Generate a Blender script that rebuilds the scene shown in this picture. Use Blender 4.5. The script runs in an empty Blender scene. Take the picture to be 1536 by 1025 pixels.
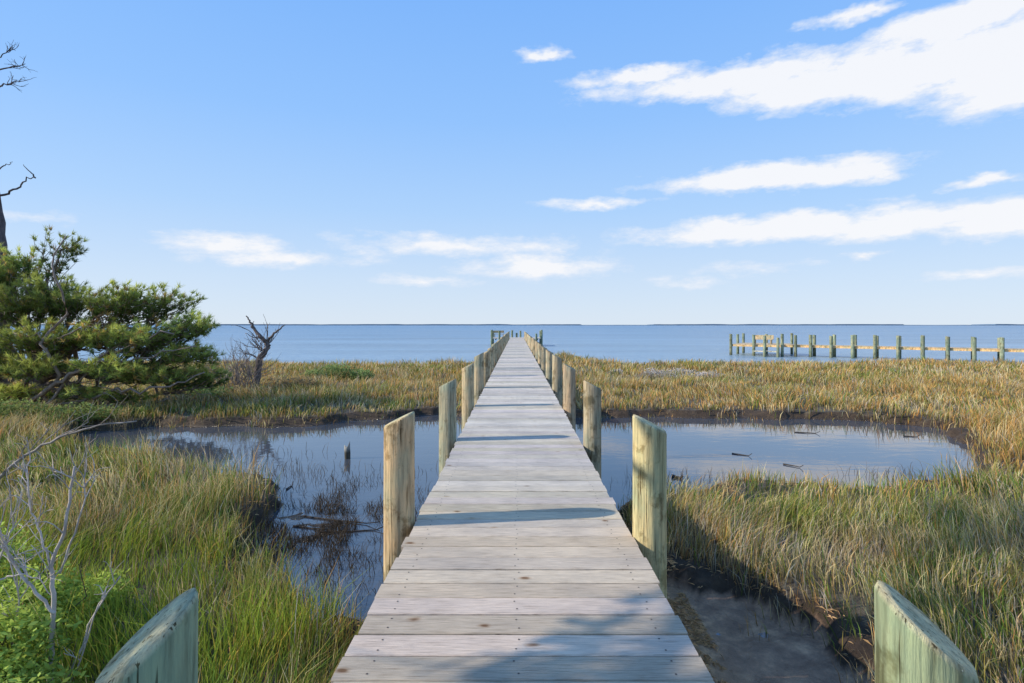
import bpy, math, numpy as np
from mathutils import Vector
rng=np.random.default_rng(7)
CH=2.6; F=812.0; VX=775.0; HY=488.0
def P(px,py,d): return np.array([(px-VX)/F*d, d, CH+(HY-py)/F*d])
SUN=np.array([-1.0,-0.13,0.53]); SUN/=np.linalg.norm(SUN)
scene=bpy.context.scene
# ---------------- noise ----------------
_tab=np.random.default_rng(3).random((256,256))
def vnoise(x,y):
    xi=np.floor(x).astype(int); yi=np.floor(y).astype(int); fx=x-xi; fy=y-yi
    fx=fx*fx*(3-2*fx); fy=fy*fy*(3-2*fy)
    a=_tab[xi&255,yi&255]; b=_tab[(xi+1)&255,yi&255]; c=_tab[xi&255,(yi+1)&255]; d=_tab[(xi+1)&255,(yi+1)&255]
    return (a*(1-fx)+b*fx)*(1-fy)+(c*(1-fx)+d*fx)*fy
def fbm(x,y,o=4):
    x=np.asarray(x,float); y=np.asarray(y,float)
    s=0; a=.5; t=0
    for i in range(o):
        s=s+a*vnoise(x*2**i+17.3*i,y*2**i+5.1*i); t+=a; a*=.5
    return s/t
def sstep(a,b,x):
    t=np.clip((x-a)/(b-a),0,1); return t*t*(3-2*t)
# ---------------- mesh helpers ----------------
def tri_mesh(name,v,t,col=None,mat=None,smooth=False,parent=None):
    v=np.asarray(v,np.float32); t=np.asarray(t,np.int32)
    me=bpy.data.meshes.new(name)
    me.vertices.add(len(v)); me.vertices.foreach_set('co',v.ravel())
    me.loops.add(t.size); me.loops.foreach_set('vertex_index',t.ravel())
    me.polygons.add(len(t)); me.polygons.foreach_set('loop_start',np.arange(0,t.size,t.shape[1],dtype=np.int32))
    me.update(calc_edges=True)
    me.polygons.foreach_set('use_smooth',np.full(len(t),bool(smooth)))
    if col is not None:
        a=me.attributes.new('Col','FLOAT_COLOR','POINT')
        c=np.ones((len(v),4),np.float32); c[:,:3]=col; a.data.foreach_set('color',c.ravel())
    me.validate(); me.update()
    o=bpy.data.objects.new(name,me); scene.collection.objects.link(o)
    if mat: me.materials.append(mat)
    if parent: o.parent=parent
    return o
class MB:
    def __init__(s): s.v=[];s.t=[];s.c=[];s.n=0
    def add(s,v,t,c):
        v=np.asarray(v,float); s.v.append(v); s.t.append(np.asarray(t)+s.n)
        c=np.asarray(c,float); s.c.append(np.broadcast_to(c,(len(v),3))); s.n+=len(v)
    def tube(s,pts,rad,col,sides=7):
        pts=np.asarray(pts,float); n=len(pts); rad=np.broadcast_to(np.asarray(rad,float),(n,))
        d=np.gradient(pts,axis=0); d/=np.linalg.norm(d,axis=1,keepdims=True)+1e-9
        up=np.array([0.,0,1.]) if abs(d[0][2])<.8 else np.array([1.,0,0])
        a=np.cross(d,up); a/=np.linalg.norm(a,axis=1,keepdims=True)+1e-9; b=np.cross(d,a)
        th=np.arange(sides)/sides*2*np.pi
        V=pts[:,None]+rad[:,None,None]*(np.cos(th)[None,:,None]*a[:,None]+np.sin(th)[None,:,None]*b[:,None])
        V=V.reshape(-1,3); T=[]
        for i in range(n-1):
            for j in range(sides):
                k=(j+1)%sides; A=i*sides+j;B=i*sides+k;C=A+sides;D=B+sides
                T+= [(A,B,D),(A,D,C)]
        e=(n-1)*sides
        for j in range(1,sides-1): T.append((e,e+j,e+j+1))
        s.add(V,T,col)
    def box(s,c,sz,col):
        c=np.array(c,float); h=np.array(sz,float)/2
        V=[c+h*np.array(q) for q in [(-1,-1,-1),(1,-1,-1),(1,1,-1),(-1,1,-1),(-1,-1,1),(1,-1,1),(1,1,1),(-1,1,1)]]
        T=[(0,2,1),(0,3,2),(4,5,6),(4,6,7),(0,1,5),(0,5,4),(1,2,6),(1,6,5),(2,3,7),(2,7,6),(3,0,4),(3,4,7)]
        s.add(V,T,col)
    def obj(s,name,mat,smooth=False,parent=None):
        return tri_mesh(name,np.concatenate(s.v),np.concatenate(s.t),np.concatenate(s.c),mat,smooth,parent)
def empty(name,loc=(0,0,0)):
    e=bpy.data.objects.new(name,None); scene.collection.objects.link(e); e.empty_display_size=.2; return e
# ---------------- materials ----------------
def newmat(name):
    m=bpy.data.materials.new(name); m.use_nodes=True; nt=m.node_tree; nt.nodes.clear()
    return m,nt,nt.nodes,nt.links
def N(nt,typ,**kw):
    n=nt.nodes.new(typ)
    for k,v in kw.items(): setattr(n,k,v)
    return n
def mapped_noise(nt,scale,sc=(1,1,1),detail=5,rough=.6,src='Object'):
    tc=N(nt,'ShaderNodeTexCoord'); mp=N(nt,'ShaderNodeMapping'); mp.inputs['Scale'].default_value=sc
    no=N(nt,'ShaderNodeTexNoise'); no.inputs['Scale'].default_value=scale; no.inputs['Detail'].default_value=detail; no.inputs['Roughness'].default_value=rough
    nt.links.new(tc.outputs[src],mp.inputs[0]); nt.links.new(mp.outputs[0],no.inputs['Vector'])
    return no.outputs['Fac']
def ramp(nt,fac,stops):
    r=N(nt,'ShaderNodeValToRGB'); e=r.color_ramp.elements
    while len(e)<len(stops): e.new(.5)
    for i,(p,c) in enumerate(stops):
        e[i].position=p; e[i].color=(c if isinstance(c,tuple) else (c,c,c))+(1,)
    nt.links.new(fac,r.inputs[0]); return r.outputs[0]
def mul(nt,a,b,mode='MULTIPLY',fac=1.0):
    m=N(nt,'ShaderNodeMix',data_type='RGBA',blend_type=mode)
    if hasattr(fac,'links'): nt.links.new(fac,m.inputs[0])
    else: m.inputs[0].default_value=fac
    for s,i in ((a,6),(b,7)):
        if hasattr(s,'links'): nt.links.new(s,m.inputs[i])
        else: m.inputs[i].default_value=tuple(s)+(1,)
    return m.outputs[2]
def mat_leaf(name,trans=.35):
    m,nt,n,l=newmat(name); a=N(nt,'ShaderNodeAttribute',attribute_name='Col')
    d=N(nt,'ShaderNodeBsdfDiffuse'); t=N(nt,'ShaderNodeBsdfTranslucent'); mx=N(nt,'ShaderNodeMixShader'); o=N(nt,'ShaderNodeOutputMaterial')
    mx.inputs[0].default_value=trans
    l.new(a.outputs['Color'],d.inputs[0]); l.new(a.outputs['Color'],t.inputs[0]); l.new(d.outputs[0],mx.inputs[1]); l.new(t.outputs[0],mx.inputs[2]); l.new(mx.outputs[0],o.inputs[0])
    return m
def mat_pbr(name,build,rough=.85,bump=None,bstr=.3,bdist=.01,ior=1.45,spec=.3):
    m,nt,n,l=newmat(name); p=N(nt,'ShaderNodeBsdfPrincipled'); o=N(nt,'ShaderNodeOutputMaterial')
    l.new(p.outputs[0],o.inputs[0]); p.inputs['Roughness'].default_value=rough; p.inputs['IOR'].default_value=ior
    p.inputs['Specular IOR Level'].default_value=spec
    c=build(nt); l.new(c,p.inputs['Base Color'])
    if bump:
        h=bump(nt); b=N(nt,'ShaderNodeBump'); b.inputs['Strength'].default_value=bstr; b.inputs['Distance'].default_value=bdist
        l.new(h,b.inputs['Height']); l.new(b.outputs[0],p.inputs['Normal'])
    return m,nt,p
def attr(nt): return N(nt,'ShaderNodeAttribute',attribute_name='Col').outputs['Color']

M_grass=mat_leaf('marsh_grass_mat',.35)
M_needle=mat_leaf('pine_needle_mat',.3)
M_leaf=mat_leaf('leaf_mat',.35)
M_bark=mat_pbr('bark_mat',lambda nt: mul(nt,attr(nt),ramp(nt,mapped_noise(nt,14,(1,1,.35)),[(.3,.55),(.7,1.25)])),.9,lambda nt: mapped_noise(nt,30,(1,1,.3)),.6,.02)[0]
def deckcol(nt):
    c=attr(nt)
    g=ramp(nt,mapped_noise(nt,6,(1.0,26,1),8,.65),[(.28,(.50,.45,.40)),(.5,(.95,.95,.95)),(.72,(1.18,1.17,1.15))])
    c=mul(nt,c,g)
    g2=ramp(nt,mapped_noise(nt,2.2,(.8,1.6,1),4,.6),[(.3,(.80,.80,.81)),(.65,(1.08,1.06,1.02))])
    c=mul(nt,c,g2)
    tc=N(nt,'ShaderNodeTexCoord'); mp=N(nt,'ShaderNodeMapping'); mp.inputs['Scale'].default_value=(1.5,2.6,1)
    vo=N(nt,'ShaderNodeTexVoronoi'); vo.inputs['Scale'].default_value=1.6
    ns=N(nt,'ShaderNodeTexNoise'); ns.inputs['Scale'].default_value=9
    nt.links.new(tc.outputs['Object'],mp.inputs[0]); 
    ad=N(nt,'ShaderNodeVectorMath',operation='MULTIPLY_ADD'); ad.inputs[1].default_value=(.08,.08,.0)
    nt.links.new(tc.outputs['Object'],ns.inputs['Vector']); nt.links.new(ns.outputs['Color'],ad.inputs[0]); nt.links.new(mp.outputs[0],ad.inputs[2])
    nt.links.new(ad.outputs[0],vo.inputs['Vector'])
    k=ramp(nt,vo.outputs['Distance'],[(0.0,(.30,.20,.14)),(.045,(.40,.28,.2)),(.08,(.85,.78,.72)),(.12,(1,1,1))])
    c=mul(nt,c,k)
    cr=ramp(nt,mapped_noise(nt,10,(.35,60,1),3,.6),[(.32,(.32,.28,.25)),(.38,(1,1,1))])
    return mul(nt,c,cr)
M_deck=mat_pbr('deck_board_mat',deckcol,.9,lambda nt: mapped_noise(nt,6,(1.0,34,1),8,.7),.8,.008,spec=.2)[0]
def postcol(nt):
    c=attr(nt)
    c=mul(nt,c,ramp(nt,mapped_noise(nt,9,(3,3,.22),7,.65),[(.30,(.44,.41,.38)),(.5,(.98,.98,.98)),(.70,(1.4,1.36,1.25))]))
    c=mul(nt,c,ramp(nt,mapped_noise(nt,3.5,(1,1,.6),4,.6),[(.35,(.76,.88,.83)),(.62,(1.2,1.05,.86))]))
    c=mul(nt,c,ramp(nt,mapped_noise(nt,5,(1,1,.8),5,.7),[(.38,(.56,.52,.45)),(.47,(1,1,1))]))
    return mul(nt,c,ramp(nt,mapped_noise(nt,14,(5,5,.14),3,.6),[(.34,(.22,.19,.15)),(.385,(1,1,1))]))
M_post=mat_pbr('piling_mat',postcol,.9,lambda nt: mapped_noise(nt,12,(5,5,.2),6,.65),.8,.018,spec=.2)[0]
M_metal=mat_pbr('nail_mat',lambda nt: ramp(nt,mapped_noise(nt,30),[(.3,(.07,.05,.04)),(.7,(.13,.10,.09))]),.6)[0]
# ---------------- ground ----------------
POND=np.array([(-10.8,13.2),(-8.5,14.0),(-6.5,13.7),(-5.2,14.2),(-3.9,15.0),(-2.4,15.6),(0,15.6),(2,15.2),(4.2,15.3),(7.7,14.9),(9.6,14.5),(10.8,13.7),(10.0,12.2),(9.2,10.8),(8.2,9.5),(7.0,8.7),(5.4,8.35),(3.6,8.5),(2.6,7.9),(1.3,7.4),(1.1,6.2),(1.45,5.6),(1.8,5.0),(2.2,4.4),(2.6,3.8),(2.2,3.2),(1.0,2.8),(-.6,3.4),(-1.1,4.5),(-1.8,4.9),(-2.4,5.3),(-2.9,5.9),(-3.5,6.9),(-3.3,7.6),(-3.7,8.5),(-5.3,9.4),(-7.5,10.4),(-9.5,11.4)])
def pond_sd(x,y):
    x=x+ (fbm(x*1.3+9,y*1.3,4)-.5)*.95; y=y+(fbm(x*1.3+40,y*1.3+7,4)-.5)*.95
    d=np.full(x.shape,1e9); ins=np.zeros(x.shape,bool); n=len(POND)
    for i in range(n):
        a=POND[i]; b=POND[(i+1)%n]; e=b-a
        t=np.clip(((x-a[0])*e[0]+(y-a[1])*e[1])/(e@e),0,1)
        d=np.minimum(d,np.hypot(x-a[0]-t*e[0],y-a[1]-t*e[1]))
        c=((a[1]>y)!=(b[1]>y)); 
        with np.errstate(divide='ignore',invalid='ignore'):
            xi=(b[0]-a[0])*(y-a[1])/(b[1]-a[1]+1e-12)+a[0]
        ins^= c&(x<xi)
    return np.where(ins,-d,d)
def shore(x): 
    return 34.5+(fbm(x*.16+3,x*0+2,4)-.5)*5+9.5*np.exp(-((x-3.6)/1.3)**2)
def land_sd(x,y):
    p=pond_sd(x,y); return np.minimum(p,(shore(x)-y)*.8)
def mudw(x,y): return np.clip(1.3*np.exp(-(((x-1.9)/1.3)**4+((y-4.0)/1.5)**4)),0,1)
def gheight(x,y):
    sd=land_sd(x,y)
    z=np.where(sd>0,.015+.17*sstep(0,.16,sd)+.05*(fbm(x*3,y*3)-.5), -.02-.22*sstep(0,.8,-sd))
    mud=mudw(x,y)
    zz=.014+.07*(fbm(x*3.5,y*3.5,6)-.48)+.035*np.exp(-((x-1.15)/.3)**2)
    z=np.where(sd<0,z*(1-mud)+mud*zz,z)
    m2=np.exp(-(((x+2.7)/1.0)**4+((y-7.0)/1.0)**4)); z=np.where(sd<0,z*(1-m2)+m2*(.16*(fbm(x*2.4+6,y*3.2+3,5)-.54)),z)
    z=np.where(y>shore(x)+1,-.9,z)
    return z,sd
def axis(lo,hi,st,far):
    a=np.arange(lo,hi+st/2,st); g=[];s=st*2;q=hi
    while q<far: q+=s; s*=1.5; g.append(q)
    g2=[];s=st*2;q=lo
    while q>-far: q-=s; s*=1.5; g2.append(q)
    return np.array(g2[::-1]+list(a)+g)
gx=np.concatenate([axis(-18,18,.10,9000)]); gx=np.unique(np.concatenate([gx,np.arange(-4,4,.05)]).round(4))
gy=np.concatenate([-np.array([9000,3000,1000,300,100,30,10,3,1.]),np.arange(0,8,.05),np.arange(8,38,.14),38+np.array([0,1,3,8,20,60,200,700,2500,9000.])])
X,Y=np.meshgrid(gx,gy); Z,SD=gheight(X,Y)
nx,ny=len(gx),len(gy); idx=np.arange(nx*ny).reshape(ny,nx)
q=np.stack([idx[:-1,:-1],idx[:-1,1:],idx[1:,1:],idx[1:,:-1]],-1).reshape(-1,4)
mw=(mudw(X,Y)*(SD<.05))[...,None]; strip=(sstep(1.75,1.2,X)*mw[...,0])[...,None]
gc=np.where((SD<.30)[...,None],np.array([.50,.42,.38]),np.array([1.,1,1]))
gc=gc*(1-mw)+mw*np.array([3.3,2.6,2.5]); gc=gc*(1-strip)+strip*np.array([5.2,3.7,2.5])
def gcol(nt):
    c=ramp(nt,mapped_noise(nt,4.5,(1,1,1),9,.75),[(.3,(.06,.044,.03)),(.5,(.13,.10,.065)),(.7,(.26,.20,.12))])
    return mul(nt,c,attr(nt))
M_ground,gnt,gp_=mat_pbr('mud_ground_mat',gcol,.55,lambda nt: mapped_noise(nt,12,(1,1,1),9,.75),1,.05,spec=.5)
geo=N(gnt,'ShaderNodeNewGeometry'); sp=N(gnt,'ShaderNodeSeparateXYZ'); gnt.links.new(geo.outputs['Position'],sp.inputs[0])
gnt.links.new(ramp(gnt,sp.outputs['Z'],[(.01,.18),(.05,.85)]),gp_.inputs['Roughness'])
tri_mesh('ground',np.stack([X,Y,Z],-1).reshape(-1,3),q,gc.reshape(-1,3),M_ground,True)
# ---------------- water ----------------
def water(name,x0,x1,y0,y1,col,rough,sc,bs,bd,ior,deep=None,spec=.5):
    def b(nt):
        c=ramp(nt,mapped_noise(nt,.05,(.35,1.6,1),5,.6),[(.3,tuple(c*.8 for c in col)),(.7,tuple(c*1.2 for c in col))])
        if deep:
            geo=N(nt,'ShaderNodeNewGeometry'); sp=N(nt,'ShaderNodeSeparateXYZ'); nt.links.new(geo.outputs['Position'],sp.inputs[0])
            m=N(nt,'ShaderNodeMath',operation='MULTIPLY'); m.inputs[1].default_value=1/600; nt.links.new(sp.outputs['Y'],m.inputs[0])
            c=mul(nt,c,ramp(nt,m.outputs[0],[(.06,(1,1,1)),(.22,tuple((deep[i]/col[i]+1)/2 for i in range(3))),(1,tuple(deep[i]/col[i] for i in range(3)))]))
        return c
    m,nt,p=mat_pbr(name+'_mat',b,rough,lambda nt: mapped_noise(nt,sc[0],sc[1:],4,.55),bs,bd,ior,spec)
    tri_mesh(name,[(x0,y0,0),(x1,y0,0),(x1,y1,0),(x0,y1,0)],[(0,1,2,3)],None,m)
water('pond_water',-40,40,-10,26,(.075,.085,.10),.015,(2.2,.7,1.6,1),.12,.02,1.8)
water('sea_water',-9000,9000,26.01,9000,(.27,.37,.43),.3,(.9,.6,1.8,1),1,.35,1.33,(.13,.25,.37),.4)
xs=np.linspace(-7500,7500,900); h=7+11*fbm(xs*.004,xs*0+.5,5); h*=np.where(fbm(xs*.0009+4,xs*0+3,2)>.36,1,.45)
V=np.concatenate([np.stack([xs,xs*0+5600,xs*0-1],-1),np.stack([xs,xs*0+5600,h],-1),np.stack([xs,xs*0+5900,h*.7],-1)])
T=[]; n=900
for i in range(n-1): T+=[(i,i+1,n+i+1,n+i),(n+i,n+i+1,2*n+i+1,2*n+i)]
M_far=mat_pbr('hazed_land_mat',lambda nt: ramp(nt,mapped_noise(nt,.01),[(.3,(.12,.19,.26)),(.7,(.2,.28,.36))]),1)[0]  # distance haze is painted into this bluish land colour
tri_mesh('distant_shoreline',V,T,None,M_far)
# ---------------- grass ----------------
PAL=np.array([(.18,.29,.05),(.41,.36,.09),(.80,.61,.31),(.74,.41,.13),(.58,.51,.41)])
def blades(cx,cy,h,w,col,lean,z0,wx0=.06,wy0=0):
    n=len(cx); ang=rng.random(n)*2*np.pi; la=rng.random(n)*2*np.pi
    lx=np.cos(la)*lean+wx0; ly=np.sin(la)*lean+wy0
    wx=np.cos(ang)*w/2; wy=np.sin(ang)*w/2
    V=np.zeros((n,5,3))
    V[:,0]=np.stack([cx-wx,cy-wy,z0],-1); V[:,1]=np.stack([cx+wx,cy+wy,z0],-1)
    mx=cx+lx*h*.35; my=cy+ly*h*.35; mz=z0+h*.58
    V[:,2]=np.stack([mx-wx*.75,my-wy*.75,mz],-1); V[:,3]=np.stack([mx+wx*.75,my+wy*.75,mz],-1)
    V[:,4]=np.stack([cx+lx*h,cy+ly*h,z0+h*(1-.25*np.minimum(np.hypot(lx,ly),1.5))],-1)
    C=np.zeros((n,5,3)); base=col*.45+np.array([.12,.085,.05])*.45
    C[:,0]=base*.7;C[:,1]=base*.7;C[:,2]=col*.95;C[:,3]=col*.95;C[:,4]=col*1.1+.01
    b=np.arange(n)[:,None]*5
    T=np.concatenate([b+[0,1,3],b+[0,3,2],b+[2,3,4]],1).reshape(-1,3)
    return V.reshape(-1,3),T,C.reshape(-1,3)
GR=MB()
def zone(y0,y1,dens,bw,hh,per):
    area=(y1-y0)*(1.12*(y0+y1)+4); n=int(area*dens/per)
    y=np.sqrt(y0*y0+rng.random(n)*(y1*y1-y0*y0)) ; hw=1.12*y+2
    x=(rng.random(n)*2-1)*hw
    sd=land_sd(x,y)
    pn=fbm(x*1.1+5,y*1.1,3); en=fbm(x*3.1+15,y*3.1,3)
    keep=(sd>(.57-en)*1.5)&(sd>-.28)&((sd>.03)|(rng.random(n)<.55))&(rng.random(n)<-.1+2.1*pn)&~((x>-.95)&(x<1.0)&(rng.random(n)<.75))
    keep&=~((x>.8)&(x<1.9)&(y<5.6)&(sd<.0))
    x=x[keep];y=y[keep];sd=sd[keep]; n=len(x)
    n1=fbm(x*.22+11,y*.4+2,3); n2=fbm(x*.6+31,y*.9,3); n3=fbm(x*.35+71,y*.7+13,3)
    p=np.tile(np.array([.04,.24,.34,.32,.06]),(n,1))
    near=y<15
    p[near]=[.12,.26,.40,.14,.08]
    q=sstep(.47,.58,n1)[:,None]; p=p*(1-q)+q*np.where(near[:,None],[.38,.40,.15,.04,.03],[.16,.52,.18,.11,.03])
    r=(sstep(.52,.62,n2)*.85)[:,None]; p=p*(1-r)+r*np.array([.03,.10,.55,.12,.2])
    o=(sstep(.52,.62,n3)*.7)[:,None]*(~near)[:,None]; p=p*(1-o)+o*np.array([.02,.15,.18,.6,.05])
    lowr=(sstep(3.0,5.0,x)*sstep(7.5,6,y))[:,None]; p=p*(1-.6*lowr)+.6*lowr*np.array([.07,.16,.44,.07,.26])
    og=(sstep(7.5,8.6,x)*sstep(8,9.5,y)*sstep(15,13,y))[:,None]; p=p*(1-.85*og)+.85*og*np.array([.02,.1,.18,.68,.02])
    lg=(sstep(-.9,-2.0,x)*sstep(6.4,5.2,y)*sstep(.36,.44,fbm(x*.8+4,y*.8+9,2)))[:,None]; p=p*(1-.85*lg)+.85*lg*np.array([.80,.12,.07,.01,0])
    lm=(sstep(-2.5,-4,x)*sstep(5,6,y)*sstep(12,9,y))[:,None]; p=p*(1-.5*lm)+.5*lm*np.array([.34,.28,.33,.05,0])
    bank=(sstep(.6,.1,sd)*.55)[:,None]; p=p*(1-bank)+bank*np.array([.04,.18,.34,.36,.08])
    cum=np.cumsum(p/p.sum(1,keepdims=True),1); k=(rng.random(n)[:,None]>cum).sum(1).clip(0,4)
    hb=hh*(.15+1.35*fbm(x*.9+2,y*.9+8,3))*(.6+.4*sstep(-.1,.5,sd))*rng.uniform(.7,1.25,n)
    hb*=1-.30*((x>1)&(y<8.5))
    w1=(fbm(x*.7+3,y*.7+50,2)-.45)*1.1; w2=(fbm(x*.7+33,y*.7+80,2)-.5)*1.1
    R=np.repeat(np.arange(n),per); m=len(R)
    rr=.085*(bw/.006)**.45
    X=x[R]+rng.normal(0,rr,m); Yy=y[R]+rng.normal(0,rr,m)
    kk=np.where(rng.random(m)<.25,rng.choice(5,m,p=[.16,.28,.34,.16,.06]),k[R])
    kk=np.where((rng.random(m)<.6)&(lg[R,0]>.5),0,kk)
    col=PAL[kk]*(.55+.75*rng.random(m))[:,None]*(.75+.5*fbm(X*1.7,Yy*1.7,2))[:,None]
    col[:,0]*=.9+.2*rng.random(m)
    lgm=(lg[R,0]>.5)&(kk<2); col[lgm]*=np.array([1.95,1.5,1.1])
    z0,sd2=gheight(X,Yy)
    ok=~((X>-.9)&(X<.95)&(rng.random(m)<.5))
    H=hb[R]*(.45+.75*rng.random(m))
    W=bw*(.6+.8*rng.random(m))
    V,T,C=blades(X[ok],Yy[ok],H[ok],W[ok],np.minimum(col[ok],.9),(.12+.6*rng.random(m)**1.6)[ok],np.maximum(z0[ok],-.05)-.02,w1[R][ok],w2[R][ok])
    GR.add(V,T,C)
zone(1.6,7,1350,.0066,.54,12)
zone(7,14,520,.0115,.46,10)
zone(14,24,230,.020,.42,8)
zone(24,44,95,.038,.40,6)
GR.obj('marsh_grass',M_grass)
n=6500
cx=rng.normal(-2.5,.65,n); cy=rng.normal(6.8,1.0,n); s=fbm(cx*2.2,cy*2.2,3)>.45
s&=pond_sd(cx,cy)<.1
cx,cy=cx[s],cy[s]; m=len(cx); RS=MB()
V,T,C=blades(cx,cy,.04+.2*rng.random(m),np.full(m,.008),np.tile([.10,.075,.05],(m,1))*(.5+rng.random((m,1))),.3+.9*rng.random(m),np.full(m,-.02)); RS.add(V,T,C)
for bx,by,sp_ in [(2.6,7.0,.5),(3.2,8.9,.9),(-4.3,9.6,.9),(7,9.2,.9),(-6.5,10.9,1.2),(-4,14.2,1.2),(5,14.5,2)]:
    m=200; V,T,C=blades(rng.normal(bx,sp_,m),rng.normal(by,.25,m),.08+.22*rng.random(m),np.full(m,.008),np.tile([.18,.13,.075],(m,1)),.2+.5*rng.random(m),np.full(m,-.03)); RS.add(V,T,C)
RS.obj('reed_stubble',M_grass)
LT=MB(); n=50000; x=np.concatenate([rng.uniform(-9,9,n-16000),rng.uniform(.88,1.6,16000)]); y=rng.uniform(1.8,9,n); z,sd=gheight(x,y)
k=((z>.07)&(sd<.35))|((x>.88)&(x<1.6)&(y<6.2)&(z>.002)&(fbm(x*4,y*4,3)>.38)); x,y,z=x[k],y[k],z[k]; n=len(x)
a=rng.random(n)*6.28; l=.012+.045*rng.random(n); dx=np.cos(a)*l;dy=np.sin(a)*l; wx=-np.sin(a)*.0025; wy=np.cos(a)*.0025
V=np.stack([np.stack([x-dx,y-dy,z+.006],-1),np.stack([x+wx,y+wy,z+.008+.015*rng.random(n)],-1),np.stack([x+dx-wx,y+dy-wy,z+.006],-1)],1).reshape(-1,3)
LT.add(V,np.arange(3*n).reshape(-1,3),np.repeat(np.array([.75,.48,.24])*(.4+.8*rng.random((n,1))),3,0)); LT.obj('grass_litter',M_grass)
# ---------------- boardwalk ----------------
DZ=1.0; XL,XR=-.826,.878; pitch=.185
bw=empty('boardwalk_pier')
D=MB(); y=-2.0; END=66.0; NL=MB()
def board(mb,x0,x1,y0,y1,z,th,col):
    b=.005
    prof=[(y0,z-th),(y0,z-b),(y0+b,z),(y1-b,z),(y1,z-b),(y1,z-th)]
    V=[(x0,p[0],p[1]) for p in prof]+[(x1,p[0],p[1]) for p in prof]
    T=[]
    for i in range(6):
        j=(i+1)%6; T+=[(i,j,6+j),(i,6+j,6+i)]
    for i in range(1,5): T+=[(0,i+1,i),(6,6+i,7+i)]
    mb.add(V,T,col)
while y<END:
    warm=np.clip((6.5-y)/3.,0,1)
    base=np.array([.755,.675,.575])*(1-warm)+np.array([.80,.655,.495])*warm
    c=base*rng.uniform(.78,1.07)*np.array([1,rng.uniform(.965,1.015),rng.uniform(.90,1.05)])
    if rng.random()<.15: c=c*.84
    dz=rng.uniform(-.003,.003)
    board(D,XL+rng.uniform(-.014,.012),XR+rng.uniform(-.012,.014),y+.005,y+pitch-.006+rng.uniform(-.002,.001),DZ+dz,.038,c)
    if y<14:
        for nxp in (XL+.14,.0,XR-.14):
            for off in (.045,.135):
                xx=nxp+rng.uniform(-.015,.015); yy=y+off+rng.uniform(-.008,.008); r=.0055
                th=np.arange(8)/8*2*np.pi
                V=np.stack([xx+r*np.cos(th),yy+r*np.sin(th),np.full(8,DZ+dz+.0015)],-1)
                NL.add(V,[(0,k,k+1) for k in range(1,7)],(.1,.08,.07))
    y+=pitch
y=END
while y<71:
    c=np.array([.68,.6,.5])*rng.uniform(.8,1.1)
    board(D,-3.0,3.0,y+.004,y+pitch-.006,DZ,.038,c); y+=pitch
D.obj('deck_boards',M_deck,False,bw); NL.obj('nails',M_metal,False,bw)
U=MB(); uc=(.22,.19,.14)
for xx in (XL+.14,.02,XR-.14): U.box((xx,(END-2)/2,DZ-.04-.09-.002),(.045,END+2,.18),uc)
for k in (-2.6,-1.3,1.3,2.6): U.box((k,68.5,DZ-.132),(.045,5,.18),uc)
def post(mb,x,y,r,ztop,side,col,capcol,slope=.55,z0=-.9,sides=26,ys=None):
    zs=list(np.linspace(z0,ztop-2*r*slope-.06,8)); th=np.arange(sides)/sides*2*np.pi
    jx=1+.03*np.sin(th*2+rng.random()*6)+.02*np.sin(th*3+rng.random()*6)+.008*np.sin(th*9+rng.random()*6)
    if ys is None: ys=rng.uniform(-.05,.15)
    V=[];C=[];col=np.array(col)
    def ring(f,zf):
        for k in range(sides):
            dx=r*f*jx[k]*np.cos(th[k]); dy=r*f*jx[k]*np.sin(th[k])
            V.append((x+dx,y+dy,zf(dx,dy)))
    for z in zs:
        ring(1.0-.01*(z-z0),lambda a,b:z)
        cc=col*(.45 if z<.12 else (.8 if z<.5 else 1)); C+=[cc]*sides
    top=lambda a,b: ztop-slope*(a*side+r)+ys*b
    ring(.985,lambda a,b: top(a,b)-.02); C+=[col*1.0]*sides
    ring(.93,lambda a,b: top(a,b)); C+=[np.array(capcol)*.9]*sides
    ring(.5,lambda a,b: top(a,b)+.001); C+=[np.array(capcol)]*sides
    V.append((x,y,top(0,0))); C.append(np.array(capcol)*.8)
    nr=len(zs)+3; T=[]
    for i in range(nr-1):
        for k in range(sides):
            kk=(k+1)%sides; a=i*sides+k;b=i*sides+kk
            T+=[(a,b,b+sides),(a,b+sides,a+sides)]
    e=(nr-1)*sides
    for k in range(sides): T.append((e+k,e+(k+1)%sides,nr*sides))
    mb.add(V,T,C)
colsR=[(.33,.38,.25),(.57,.50,.30),(.42,.36,.27),(.44,.34,.25)]
colsL=[(.30,.37,.26),(.58,.45,.30),(.45,.41,.31),(.49,.43,.31)]
pi=0
for side in (1,-1):
    k=0; yy=1.36 if side>0 else 1.41
    while yy<66:
        col=(colsR if side>0 else colsL)[k] if k<4 else np.array((.46,.40,.30))*rng.uniform(.8,1.15)
        cap=(.70,.62,.42) if k<2 else (.46,.39,.28)
        zt=CH-([.67,.68,.73,.73] if side>0 else [.72,.70,.74,.74])[k] if k<4 else CH-.74+rng.uniform(-.05,.05)
        mb=MB(); r=.126*rng.uniform(.96,1.03)
        if k==0: r=.108 if side>0 else .120
        post(mb,(1.022 if k==0 else 1.012) if side>0 else -.962,yy,r,zt,side,col,cap,slope=.74 if k==0 else .5,ys=.34 if k==0 else None,sides=44 if k==0 else 32)
        pi+=1; o=mb.obj('piling_%d'%pi,M_post,True,bw)
        if k<22 and side>0: U.box((.026,yy+.2,DZ-.23-.002-.09),(1.66,.07,.18),uc)
        if k==0: yy=4.12 if side>0 else 4.42
        else: yy+=3.14
        k+=1
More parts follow.
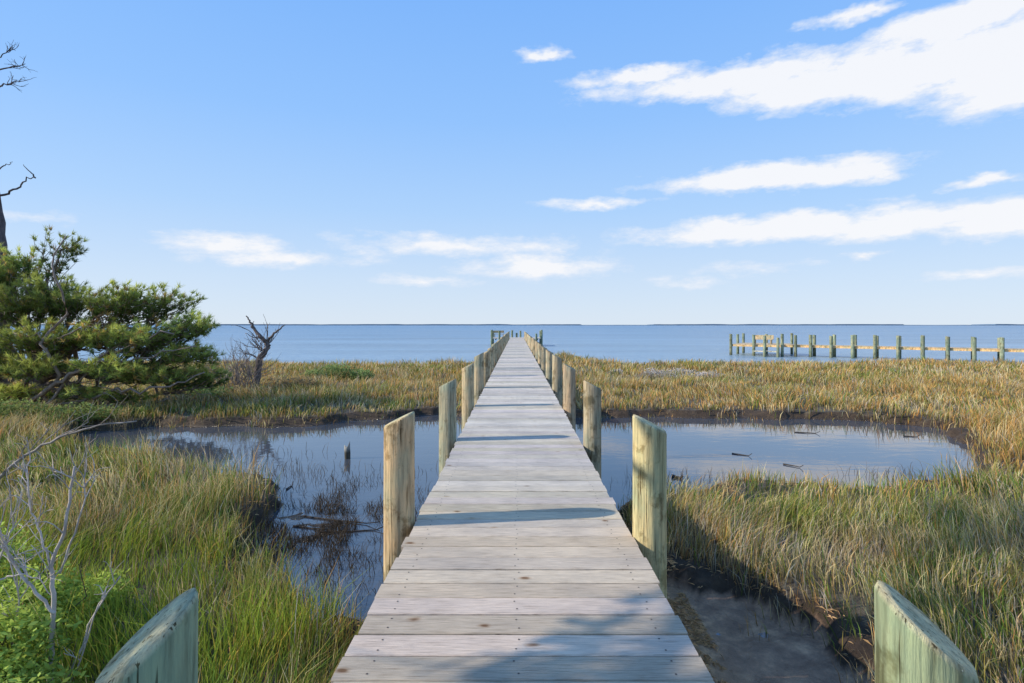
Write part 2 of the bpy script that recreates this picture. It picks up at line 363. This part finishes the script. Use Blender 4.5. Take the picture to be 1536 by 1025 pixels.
for xx,yy,zt in [(-3.05,66.1,2.05),(-2.1,66.0,1.95),(3.05,66.1,2.05),(2.4,66,1.6),(-3.1,71,1.9),(3.1,71,1.9),(-.6,71.2,1.95),(.5,71.2,1.9),(0,71.3,1.6)]:
    mb=MB(); post(mb,xx,yy,.13,zt,1 if xx>0 else -1,(.25,.30,.22),(.35,.3,.2),slope=.2); pi+=1; mb.obj('piling_%d'%pi,M_post,True,bw)
U.box((-2.3,70.4,1.45),(1.3,.4,.05),(.4,.34,.25)); U.box((-2.3,70.62,1.75),(1.3,.05,.3),(.4,.34,.25))
for xx in (-2.85,-1.75): U.box((xx,70.4,1.2),(.08,.35,.42),(.4,.34,.25))
U.box((-2.6,66.0,1.75),(.9,.06,.12),(.35,.32,.2))
U.obj('under_frame_beams',M_post,False,bw)
# ---------------- neighbouring pier ----------------
np_=empty('neighbour_pier'); A=np.array([20.1,48.0]); Dd=np.array([.81,-.59]); Dd/=np.linalg.norm(Dd); Nn=np.array([Dd[1]*-1,Dd[0]])
NP=MB()
def obox(mb,s0,s1,n0,n1,z0,z1,col):
    V=[]
    for z in (z0,z1):
        for s,nn in ((s0,n0),(s1,n0),(s1,n1),(s0,n1)):
            p=A+Dd*s+Nn*nn; V.append((p[0],p[1],z))
    mb.add(V,[(0,2,1),(0,3,2),(4,5,6),(4,6,7),(0,1,5),(0,5,4),(1,2,6),(1,6,5),(2,3,7),(2,7,6),(3,0,4),(3,4,7)],col)
s=3.4
while s<34:
    obox(NP,s,s+.135,-.75,.75,.93,.965,np.array((.80,.62,.44))*rng.uniform(.8,1.1)); s+=.145
obox(NP,3.4,34,-.72,-.66,.76,.925,(.85,.58,.32)); obox(NP,3.4,34,.66,.72,.76,.925,(.50,.36,.22))
s=-.6
while s<3.38:
    obox(NP,s,s+.135,-1.4,3.0,.93,.965,np.array((.75,.6,.45))*rng.uniform(.8,1.1)); s+=.145
obox(NP,-.6,3.38,-1.38,-1.32,.76,.925,(.75,.54,.32))
obox(NP,1.4,3.2,-2.6,-1.42,.40,.46,(.7,.66,.58)); obox(NP,.9,2.5,-.6,-.2,1.36,1.41,(.6,.5,.36)); obox(NP,.9,2.5,-.15,-.1,1.4,1.75,(.6,.5,.36))
obox(NP,1.0,1.1,-.6,-.2,.965,1.355,(.4,.33,.24)); obox(NP,2.3,2.4,-.6,-.2,.965,1.355,(.4,.33,.24))
NP.obj('pier_deck',M_post,False,np_)
k=0
def npost(s,nn,zt,r=.13):
    global k
    p=A+Dd*s+Nn*nn; mb=MB(); post(mb,p[0],p[1],r,zt,1,np.array((.29,.33,.25))*rng.uniform(.8,1.25),(.3,.28,.2),slope=.12,sides=14); k+=1; mb.obj('pier_piling_%d'%k,M_post,True,np_)
for s in np.arange(5.4,34,1.46):
    npost(s,-.86,1.80+rng.uniform(-.08,.08)); npost(s+.05,.86,1.78+rng.uniform(-.08,.08))
for s,nn,zt in [(-.7,-1.4,1.85),(-.7,3,1.85),(1.2,-1.5,1.8),(3.4,-1.5,1.9),(3.4,3,1.9),(1.3,3.0,1.8),(2.3,-2.7,1.75),(3.3,-2.7,1.6),(-.7,.9,1.8),(4.3,-.9,1.8)]: npost(s,nn,zt,.12)
# ---------------- vegetation ----------------
def curve(p0,p1,bend,n=9,jit=.06):
    p0=np.array(p0,float);p1=np.array(p1,float); t=np.linspace(0,1,n)[:,None]; L=np.linalg.norm(p1-p0)
    pts=p0*(1-t)+p1*t+np.array(bend)*4*t*(1-t)
    j=rng.normal(0,jit*L/n*2,(n,3)); j[0]=0; j[-1]=0
    return pts+j
def tufts(mb,pos,dirs,K,L,W,cols):
    n=len(pos); R=np.repeat(np.arange(n),K); m=len(R)
    d=dirs[R]*.75+rng.normal(0,.55,(m,3)); d[:,2]+=.25; d/=np.linalg.norm(d,axis=1,keepdims=True)
    b=pos[R]+rng.normal(0,.012,(m,3)); l=L*(.6+.6*rng.random(m))[:,None]
    w=np.cross(d,rng.normal(0,1,(m,3))); w/=np.linalg.norm(w,axis=1,keepdims=True)+1e-9; w=w*W/2
    V=np.stack([b-w,b+w,b+d*l],1).reshape(-1,3); c=cols[R]*(.7+.6*rng.random((m,1))); C=np.repeat(c,3,0)
    mb.add(V,np.arange(m*3).reshape(-1,3),np.minimum(C,.85))
def pine(name,base,joint,blobs,twigs=40,K=20,L=.18,W=.018,trunk_r=.16,extra=None,bare=6,dens=6,straight=False):
    e=empty(name); B=MB(); Nd=MB(); bark=np.array((.26,.195,.155))
    B.tube(curve(base,joint,(.15,0,.0),9,.12),np.linspace(trunk_r,trunk_r*.7,9),bark,9)
    allp=[];alld=[];allc=[]
    for (c,r,f) in blobs:
        c=np.array(c);r=np.array(r)
        t0=rng.uniform(.35,1) if not straight else 1; st=np.array(base)*(1-t0)+np.array(joint)*t0
        lim=curve(st,c+np.array([0,0,-r[2]*.4]),(0,0,rng.uniform(-.25,.15)),10,.22 if not straight else .08)
        B.tube(lim,np.linspace(trunk_r*.5,.025,10),bark,6)
        nt_=int(twigs*f)
        tint=rng.uniform(.70,1.2)
        for i in range(nt_):
            d=rng.normal(0,1,3); d/=np.linalg.norm(d); q=c+d*r*(.5+.6*rng.random()**.7)
            if d[2]<-.3 and rng.random()<.7: q[2]=c[2]-r[2]*.2*rng.random()
            a=lim[rng.integers(5,10)]
            tw=curve(a,q,(0,0,-.08),6,.15)
            B.tube(tw,np.linspace(.016,.005,6),bark*.9,4)
            if rng.random()<.10: continue
            for s in np.linspace(.45,1,dens):
                x=s*5; ii=min(int(x),4); p=tw[ii]+(tw[ii+1]-tw[ii])*(x-ii); dr=tw[ii+1]-tw[ii]; dr/=np.linalg.norm(dr)+1e-9
                p=p+rng.normal(0,.04,3)*(1 if s<1 else 0)
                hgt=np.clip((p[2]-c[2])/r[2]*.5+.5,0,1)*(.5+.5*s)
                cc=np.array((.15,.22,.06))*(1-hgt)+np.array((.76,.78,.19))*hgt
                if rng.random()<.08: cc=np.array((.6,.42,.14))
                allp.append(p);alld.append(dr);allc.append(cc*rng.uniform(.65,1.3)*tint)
        for i in range(bare):
            a=lim[rng.integers(3,9)]; q=a+rng.normal(0,.5,3)*np.array([1,1,.6])+np.array([0,0,-.1]); B.tube(curve(a,q,(0,0,-.05),6,.3),np.linspace(.014,.004,6),bark*1.3,4)
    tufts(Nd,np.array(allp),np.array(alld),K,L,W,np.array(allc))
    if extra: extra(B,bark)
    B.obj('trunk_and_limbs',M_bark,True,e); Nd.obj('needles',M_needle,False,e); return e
def blob(px,py,rx,ry,d,f=1,rd=1.0):
    s=d/F; return (P(px,py,d),(rx*s,rd,ry*s),f)
bl=[blob(92,366,42,20,16,.4,.6),blob(40,388,26,16,16,.35,.6),blob(18,412,45,26,16.3,1.1),blob(75,428,42,20,15.8,.9),blob(35,455,60,26,15.5,1.4),blob(115,450,52,22,16,1.1),blob(180,448,52,22,15.2,1.1),blob(245,448,48,20,15.7,1.1),blob(292,488,34,18,15.4,.9,.6),
    blob(60,505,64,24,14.8,1.3),blob(150,500,60,24,15,1.2),blob(225,503,55,22,15,1.2),blob(285,532,46,18,15.2,1.0,.7),blob(170,550,60,18,14.6,.9,.8),blob(50,552,55,20,14.4,1.0,.8),blob(235,562,60,16,15,.9,.7),blob(110,590,60,12,14.6,.4,.6),blob(310,562,40,14,15.4,.7,.6),blob(10,590,50,16,14.4,.6,.6),blob(200,592,60,10,15,.35,.6),
    blob(-50,450,70,50,15.5,1.6),blob(-90,530,70,50,15.3,1.6),blob(-20,530,50,40,15.3,1.2),blob(-40,395,60,30,15.6,1.2)]
def ex(B,bark):
    for pts,r in [([(10,640),(60,590),(110,560),(190,520),(260,500)],.07),([(60,620),(90,570),(60,520),(100,470),(75,400),(95,350)],.055),([(90,615),(150,590),(230,585),(310,560)],.05),([(20,600),(70,610),(130,600),(190,612)],.045),([(70,610),(120,545),(210,540),(290,520)],.04),([(0,590),(60,600),(120,570),(150,530)],.05),([(-20,520),(30,500),(90,510),(150,480)],.04)]:
        q=np.array([P(a,b,14.6+rng.uniform(-.3,.3)) for a,b in pts]); t=np.linspace(0,len(q)-1,18); Q=np.stack([np.interp(t,np.arange(len(q)),q[:,k]) for k in range(3)],-1)+rng.normal(0,.05,(18,3))
        B.tube(Q,np.linspace(r,r*.3,18),bark*1.2,7)
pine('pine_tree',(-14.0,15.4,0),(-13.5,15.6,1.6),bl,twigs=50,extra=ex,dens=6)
def sunpt(x,y,z,t): return np.array([x,y,z])+SUN*t
bl2=[(sunpt(.75,2.75,1,6.3),(.75,.5,.5),.14),(sunpt(-.1,2.2,1,6.8),(.8,.45,.5),.2),(sunpt(1.0,2.0,1,7.2),(.7,.6,.6),.45),(sunpt(0,1.2,1,7.5),(1,.7,.7),1),(sunpt(5.6,6.3,.4,12.5),(.9,.7,.35),.5),(sunpt(7.0,6.6,.4,13),(.9,.5,.3),.5)]
J=sunpt(.3,2.2,1,9.5)
pine('pine_tree',(J[0]-.4,J[1]-.5,.1),tuple(J),bl2,twigs=40,bare=3,trunk_r=.12,straight=True)

def poly(B,pts,d,r0,r1,col,jit=.01,sides=6,m=4):
    q=np.array([P(a,b,d+ (c[0] if c else 0)) for a,b,*c in pts]); k=(len(q)-1)*m+1; t=np.linspace(0,len(q)-1,k)
    Q=np.stack([np.interp(t,np.arange(len(q)),q[:,i]) for i in range(3)],-1)
    Q[1:-1]+=rng.normal(0,jit,(k-2,3)); B.tube(Q,np.linspace(r0,r1,k),col,sides); return Q
def grow(B,p,d,L,r,lev,col,spread=.5,kids=3):
    n=5; pts=[p]; dd=d/np.linalg.norm(d)
    for i in range(n):
        dd=dd+rng.normal(0,.16,3); dd/=np.linalg.norm(dd); pts.append(pts[-1]+dd*L/n)
    B.tube(pts,np.linspace(r,r*.55,n+1),col*rng.uniform(.85,1.15),5 if lev>1 else 4)
    if lev>0:
        for k in range(kids):
            i=rng.integers(2,n+1); nd=dd+rng.normal(0,spread,3); nd[2]+=.15
            grow(B,pts[i],nd,L*rng.uniform(.5,.75),r*.55,lev-1,col,spread,kids)
g=np.array((.19,.15,.13)); B=MB()
poly(B,[(388,600),(384,565),(391,538),(403,520)],20,.15,.09,g,.02,8)
poly(B,[(403,520),(398,510),(382,496),(376,484),(369,474)],20,.09,.02,g,.02)
poly(B,[(403,520),(399,514),(408,503),(420,493),(428,487)],20,.07,.015,g,.02)
poly(B,[(384,496),(376,491),(381,482)],20,.03,.01,g,.01)
poly(B,[(400,512),(392,508),(378,506),(368,500)],20,.03,.01,g,.02)
for i in range(16): grow(B,P(392+rng.uniform(-6,8),520+rng.uniform(-12,25),20),np.array([rng.uniform(-1,1),rng.uniform(-.4,.4),rng.uniform(.1,.9)]),.7,.016,1,g,.5,3)
B.obj('dead_tree',M_bark,True)
B=MB()
for i in range(34):
    px=rng.uniform(325,388); grow(B,P(px,598,19.5+rng.uniform(-.6,.6)),np.array([rng.uniform(-.6,.4),rng.uniform(-.3,.3),1]),rng.uniform(.8,1.5),.02,2,np.array((.28,.23,.20)),.45,3)
for i in range(26):
    px=rng.uniform(410,500); grow(B,P(px,600,21),np.array([rng.uniform(-.5,.5),0,1]),rng.uniform(.3,.6),.014,2,np.array((.17,.14,.11)),.5,3)
B.obj('bare_shrub',M_bark,True)
B=MB(); g2=np.array((.13,.11,.115)); dd_=17.5
poly(B,[(0,600),(6,470),(5,385),(-2,318),(-22,200),(-30,80),(-20,-40)],dd_,.17,.06,g2,.02,8)
def br(pts,r,tw=5):
    Q=poly(B,pts,dd_,r,r*.3,g2,.018,6,4)
    for i in range(tw):
        a=Q[rng.integers(len(Q)//2,len(Q))]; grow(B,a,np.array([rng.uniform(0,1),rng.uniform(-.5,.5),rng.uniform(-.3,.9)]),.28,.011,1,g2,.5,2)
br([(-20,300),(10,290),(30,280),(40,268),(53,267)],.04,0); br([(53,267),(45,258),(35,247)],.025,0); br([(-25,262),(0,254),(10,247),(19,243)],.025,0)
br([(-30,150),(0,130),(15,125),(32,122)],.035,9); br([(-28,120),(0,105),(20,100),(38,96)],.03,9); br([(-25,95),(0,85),(10,78),(18,75)],.022,7)
B.obj('dead_pine_tree',M_bark,True)
B=MB(); g3=np.array((.58,.50,.44)); d=3.3
def nb(pts,r,tw=4,L=.18):
    Q=poly(B,pts,d,r,r*.4,g3,.004,6,5)
    for i in range(tw):
        a=Q[rng.integers(len(Q)//3,len(Q))]; grow(B,a,np.array([rng.uniform(-.7,.7),rng.uniform(-.4,.4),rng.uniform(.4,1)]),L*rng.uniform(.6,1.3),.0042,1,g3,.4,2)
nb([(70,1110),(78,1000),(82,900),(76,850),(98,790),(112,700)],.017,9)
nb([(82,920),(55,890),(20,850),(0,800),(-20,760)],.011,9)
nb([(76,850),(60,800),(45,760),(40,700)],.007,10)
nb([(90,860),(125,760),(130,690)],.006,6,.14)
nb([(75,1060),(110,1000),(140,920),(180,865)],.009,3,.12)
nb([(85,1060),(120,990),(150,905),(160,880)],.006,2,.1)
nb([(40,1090),(20,960),(30,900),(10,820)],.007,8)
nb([(0,870),(30,860),(60,870),(82,900)],.006,5)
nb([(-30,900),(0,840),(20,790),(15,740)],.007,10)
B.obj('bare_shrub',M_bark,True)
B=MB(); d=4.6; Q=poly(B,[(-40,745),(0,715),(50,675),(100,652),(150,640),(205,632)],d,.016,.006,g3*.6,.008)
for i in range(9): grow(B,Q[rng.integers(4,len(Q))],np.array([rng.uniform(-.2,1),rng.uniform(-.4,.4),rng.uniform(-.2,.8)]),.3,.005,1,g3*.6,.4,2)
B.obj('fallen_branch',M_bark,True)
def leafy(name,blobs,leaf,cA,cB,n,mat=M_leaf,flat=.6):
    mb=MB()
    for c,r in blobs:
        c=np.array(c);r=np.array(r); d=rng.normal(0,1,(n,3)); d/=np.linalg.norm(d,axis=1,keepdims=True); rad=(.25+.75*rng.random(n)**.5)
        rad*=.5+1.0*fbm(d[:,0]*2.5+c[0]*3,d[:,2]*2.5+d[:,1]*2,2)
        p=c+d*r*rad[:,None]; p[:,2]=np.maximum(p[:,2],.12)
        u=rng.normal(0,1,(n,3)); u[:,2]*=flat; u/=np.linalg.norm(u,axis=1,keepdims=True); v=np.cross(u,rng.normal(0,1,(n,3))); v/=np.linalg.norm(v,axis=1,keepdims=True)
        l=leaf*(.6+.8*rng.random((n,1)))
        V=np.stack([p,p+u*l*.5+v*l*.22,p+u*l,p+u*l*.5-v*l*.22],1).reshape(-1,3); b=np.arange(n)[:,None]*4
        T=np.concatenate([b+[0,1,2],b+[0,2,3]],1).reshape(-1,3)
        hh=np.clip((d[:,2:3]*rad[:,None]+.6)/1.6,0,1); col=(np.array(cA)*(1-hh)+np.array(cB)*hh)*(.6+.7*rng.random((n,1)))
        mb.add(V,T,np.repeat(col,4,0))
        for k in range(14):
            q=c+rng.normal(0,.5,3)*r; mb.tube(curve([c[0]+rng.normal(0,.2)*r[0],c[1],.05],q,(0,0,0),5,.2),np.linspace(.01,.003,5),(.14,.11,.08),4)
    return mb.obj(name,mat)
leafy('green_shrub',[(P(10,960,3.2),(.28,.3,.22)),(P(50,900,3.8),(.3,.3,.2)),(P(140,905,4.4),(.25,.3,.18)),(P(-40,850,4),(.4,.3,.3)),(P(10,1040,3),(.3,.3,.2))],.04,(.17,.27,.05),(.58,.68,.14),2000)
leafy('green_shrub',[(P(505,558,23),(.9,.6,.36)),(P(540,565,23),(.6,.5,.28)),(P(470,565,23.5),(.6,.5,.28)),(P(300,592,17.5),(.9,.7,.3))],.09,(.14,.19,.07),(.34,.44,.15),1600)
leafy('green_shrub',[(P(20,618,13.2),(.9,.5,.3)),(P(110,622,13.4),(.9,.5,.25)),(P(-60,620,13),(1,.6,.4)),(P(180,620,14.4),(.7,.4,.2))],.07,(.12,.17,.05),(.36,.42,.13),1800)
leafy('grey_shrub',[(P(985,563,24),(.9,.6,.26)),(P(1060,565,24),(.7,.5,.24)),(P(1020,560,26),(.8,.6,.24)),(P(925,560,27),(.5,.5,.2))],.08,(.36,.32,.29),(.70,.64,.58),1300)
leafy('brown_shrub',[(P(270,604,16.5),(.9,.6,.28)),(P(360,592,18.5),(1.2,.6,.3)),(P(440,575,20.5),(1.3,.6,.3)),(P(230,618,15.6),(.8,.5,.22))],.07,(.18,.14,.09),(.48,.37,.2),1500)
B=MB(); sp=P(521,688,10.56); rr=.055
th=np.arange(12)/12*2*np.pi; V=[];C=[]
for i,z in enumerate([-.3,0,.12,.2,.27]):
    for t in th: V.append((sp[0]+rr*(1+.12*np.sin(3*t+i))*np.cos(t),sp[1]+rr*np.sin(t),z+(.04*np.sin(t*2+1)+.04*np.cos(t) if i==4 else 0))); C.append((.09,.08,.06) if z<.2 else (.35,.34,.30))
V.append((sp[0],sp[1],.22)); C.append((.1,.09,.08)); T=[]
for i in range(4):
    for k_ in range(12): a=i*12+k_; b=i*12+(k_+1)%12; T+=[(a,b,b+12),(a,b+12,a+12)]
for k_ in range(12): T.append((48+k_,48+(k_+1)%12,60))
B.add(V,T,C); B.obj('broken_stump',M_bark,True)
B=MB(); poly(B,[(300,948),(335,930),(365,912),(382,903)],4.9,.045,.025,np.array((.5,.45,.4)),.008,8); poly(B,[(345,925),(350,905),(340,895)],4.9,.015,.006,np.array((.3,.27,.24)),.005)
B.obj('driftwood_log',M_bark,True)
B=MB()
for (a,b,c,e) in [(1098,681,1128,685),(1175,697,1205,703),(1192,649,1230,651),(1355,655,1380,656),(455,775,570,790),(440,790,520,800),(480,800,580,795),(430,735,440,728),(1008,716,1024,719)]:
    def gp(px,py): dd=CH*F/(py-HY); return np.array([(px-VX)/F*dd,dd,.008])
    pts=curve(gp(a,b),gp(c,e),(0,0,0),7,.03); pts[:,2]=.006+.01*rng.random(7); pts[-1,2]=.06
    B.tube(pts,np.linspace(.014,.006,7)*(3 if a==1008 else 1),(.08,.065,.055),5)
B.obj('floating_sticks',M_bark,True)
# ---------------- sun, sky ----------------
L=bpy.data.lights.new('sun','SUN'); L.energy=4.8; L.angle=math.radians(.55); L.color=(1,.92,.79)
lo=bpy.data.objects.new('sun',L); scene.collection.objects.link(lo); lo.rotation_euler=Vector(-SUN).to_track_quat('-Z','Y').to_euler(); lo.location=(-20,-5,15)
w=bpy.data.worlds.new('World'); scene.world=w; w.use_nodes=True; nt=w.node_tree; nt.nodes.clear()
sky=N(nt,'ShaderNodeTexSky',sky_type='NISHITA'); sky.sun_disc=False
sky.sun_elevation=math.asin(SUN[2]); sky.sun_rotation=math.atan2(SUN[0],SUN[1])%(2*math.pi)
sky.air_density=1.0; sky.dust_density=.3; sky.ozone_density=2
tc=N(nt,'ShaderNodeTexCoord'); sx=N(nt,'ShaderNodeSeparateXYZ'); nt.links.new(tc.outputs['Generated'],sx.inputs[0])
def M(op,a,b=None,c=None,clamp=False):
    m=N(nt,'ShaderNodeMath',operation=op); m.use_clamp=clamp
    for i,s in enumerate((a,b,c)):
        if s is None: continue
        if hasattr(s,'links'): nt.links.new(s,m.inputs[i])
        else: m.inputs[i].default_value=s
    return m.outputs[0]
hz=N(nt,'ShaderNodeValToRGB'); els=hz.color_ramp.elements
while len(els)<6: els.new(.5)
for e_,(p_,c_) in zip(els,[(0,(.72,.83,.96)),(.08,(.63,.785,.99)),(.20,(.45,.69,1.04)),(.35,(.31,.585,1.06)),(.55,(.215,.49,1.04)),(1,(.10,.29,.75))]): e_.position=p_; e_.color=c_+(1,)
nt.links.new(sx.outputs['Z'],hz.inputs[0])
hm=N(nt,'ShaderNodeMix',data_type='RGBA',blend_type='MULTIPLY'); hm.inputs[0].default_value=1; nt.links.new(hz.outputs[0],hm.inputs[6]); hm.inputs[7].default_value=(10,10,10,1)
sm=N(nt,'ShaderNodeMix',data_type='RGBA'); sm.inputs[0].default_value=.9; nt.links.new(sky.outputs[0],sm.inputs[6]); nt.links.new(hm.outputs[2],sm.inputs[7])
az=M('ARCTAN2',sx.outputs['X'],sx.outputs['Y']); cb=N(nt,'ShaderNodeCombineXYZ'); nt.links.new(az,cb.inputs[0]); nt.links.new(sx.outputs['Z'],cb.inputs[1])
def VM(op,a,b=None,c=None):
    m=N(nt,'ShaderNodeVectorMath',operation=op)
    for i,s in enumerate((a,b,c)):
        if s is None: continue
        if hasattr(s,'links'): nt.links.new(s,m.inputs[i])
        else: m.inputs[i].default_value=s
    return m
def wn(scale,detail,rough,off=0,st=3.2):
    v=VM('MULTIPLY_ADD',cb.outputs[0],(1,st,1),(off,off*.7,0)).outputs[0]
    n=N(nt,'ShaderNodeTexNoise'); n.inputs['Scale'].default_value=scale; n.inputs['Detail'].default_value=detail; n.inputs['Roughness'].default_value=rough; nt.links.new(v,n.inputs['Vector']); return n
n1=wn(14,4,.6,0,2.2); n2=wn(10,7,.65,3.3,2.6)
dv=VM('SUBTRACT',n1.outputs['Color'],(.5,.5,.5)).outputs[0]
pv=VM('MULTIPLY_ADD',dv,(.10,.035,0),cb.outputs[0]).outputs[0]
CL=[(1100,118,240,19,1.1),(1330,110,270,34,1.35),(1540,90,200,60,1.5),(960,116,110,11,.9),(1290,20,90,10,.9),(1440,30,150,26,1.2),(815,84,46,9,.7),
(1150,266,200,18,1.1),(1260,262,90,18,1.1),(900,305,85,8,.65),(1170,342,250,20,1.15),(1340,332,190,26,1.15),(1510,330,150,28,1.2),(1475,273,65,8,.7),
(340,368,90,18,.75),(430,388,130,13,.65),(690,369,180,15,.55),(810,402,120,17,.75),(650,420,80,8,.5),(1140,402,80,10,.45),(1300,384,45,6,.55),(1470,412,110,9,.5),(1030,425,60,8,.35),(40,323,70,10,.35)]
acc=None
for px,py,rx,ry,wt in CL:
    u=(px-VX)/F; v=(HY-py)/F; a=math.atan(u); s=v/math.sqrt(1+u*u+v*v); ra=rx*1.15/F/(1+u*u); rs=ry*1.25/F/math.sqrt(1+u*u)
    l=VM('LENGTH',VM('MULTIPLY_ADD',pv,(1/ra,1/rs,0),(-a/ra,-s/rs,0)).outputs[0]).outputs['Value']
    q_=M('MULTIPLY_ADD',l,-wt,wt); acc=q_ if acc is None else M('MAXIMUM',acc,q_)
nn=M('MULTIPLY_ADD',n2.outputs['Fac'],1.7,-.82)
den=M('ADD',acc,nn)
den=M('MULTIPLY',den,1.8,clamp=True)
gate=M('MULTIPLY_ADD',acc,4,.8,clamp=True); den=M('MULTIPLY',den,gate)
den=M('MULTIPLY',den,.93)
sh=N(nt,'ShaderNodeValToRGB'); sh.color_ramp.elements[0].position=.1; sh.color_ramp.elements[0].color=(.82,.88,.98,1); sh.color_ramp.elements[1].position=.6; sh.color_ramp.elements[1].color=(.98,.985,1,1)
nt.links.new(M('ADD',acc,M('MULTIPLY',nn,.9)),sh.inputs[0])
cs=N(nt,'ShaderNodeMix',data_type='RGBA',blend_type='MULTIPLY'); cs.inputs[0].default_value=1; nt.links.new(sh.outputs[0],cs.inputs[6]); cs.inputs[7].default_value=(9.7,9.7,9.8,1)
mx=N(nt,'ShaderNodeMix',data_type='RGBA'); nt.links.new(den,mx.inputs[0]); nt.links.new(sm.outputs[2],mx.inputs[6]); nt.links.new(cs.outputs[2],mx.inputs[7])
bg=N(nt,'ShaderNodeBackground'); bg.inputs['Strength'].default_value=.1; wo=N(nt,'ShaderNodeOutputWorld')
nt.links.new(mx.outputs[2],bg.inputs[0]); nt.links.new(bg.outputs[0],wo.inputs[0])
try:
    w.cycles.sampling_method='MANUAL'; w.cycles.sample_map_resolution=256
except Exception as ex_: print(ex_)
# ---------------- camera ----------------
cam=bpy.data.cameras.new('camera'); co=bpy.data.objects.new('camera',cam); scene.collection.objects.link(co); scene.camera=co
co.location=(0,0,CH); co.rotation_euler=(math.pi/2,0,0); cam.sensor_width=36; cam.lens=36*F/1536; cam.shift_x=-7/1536; cam.shift_y=-24.5/1536
cam.clip_start=.05; cam.clip_end=30000
scene.view_settings.view_transform='Standard'; scene.view_settings.look='None'; scene.view_settings.exposure=0
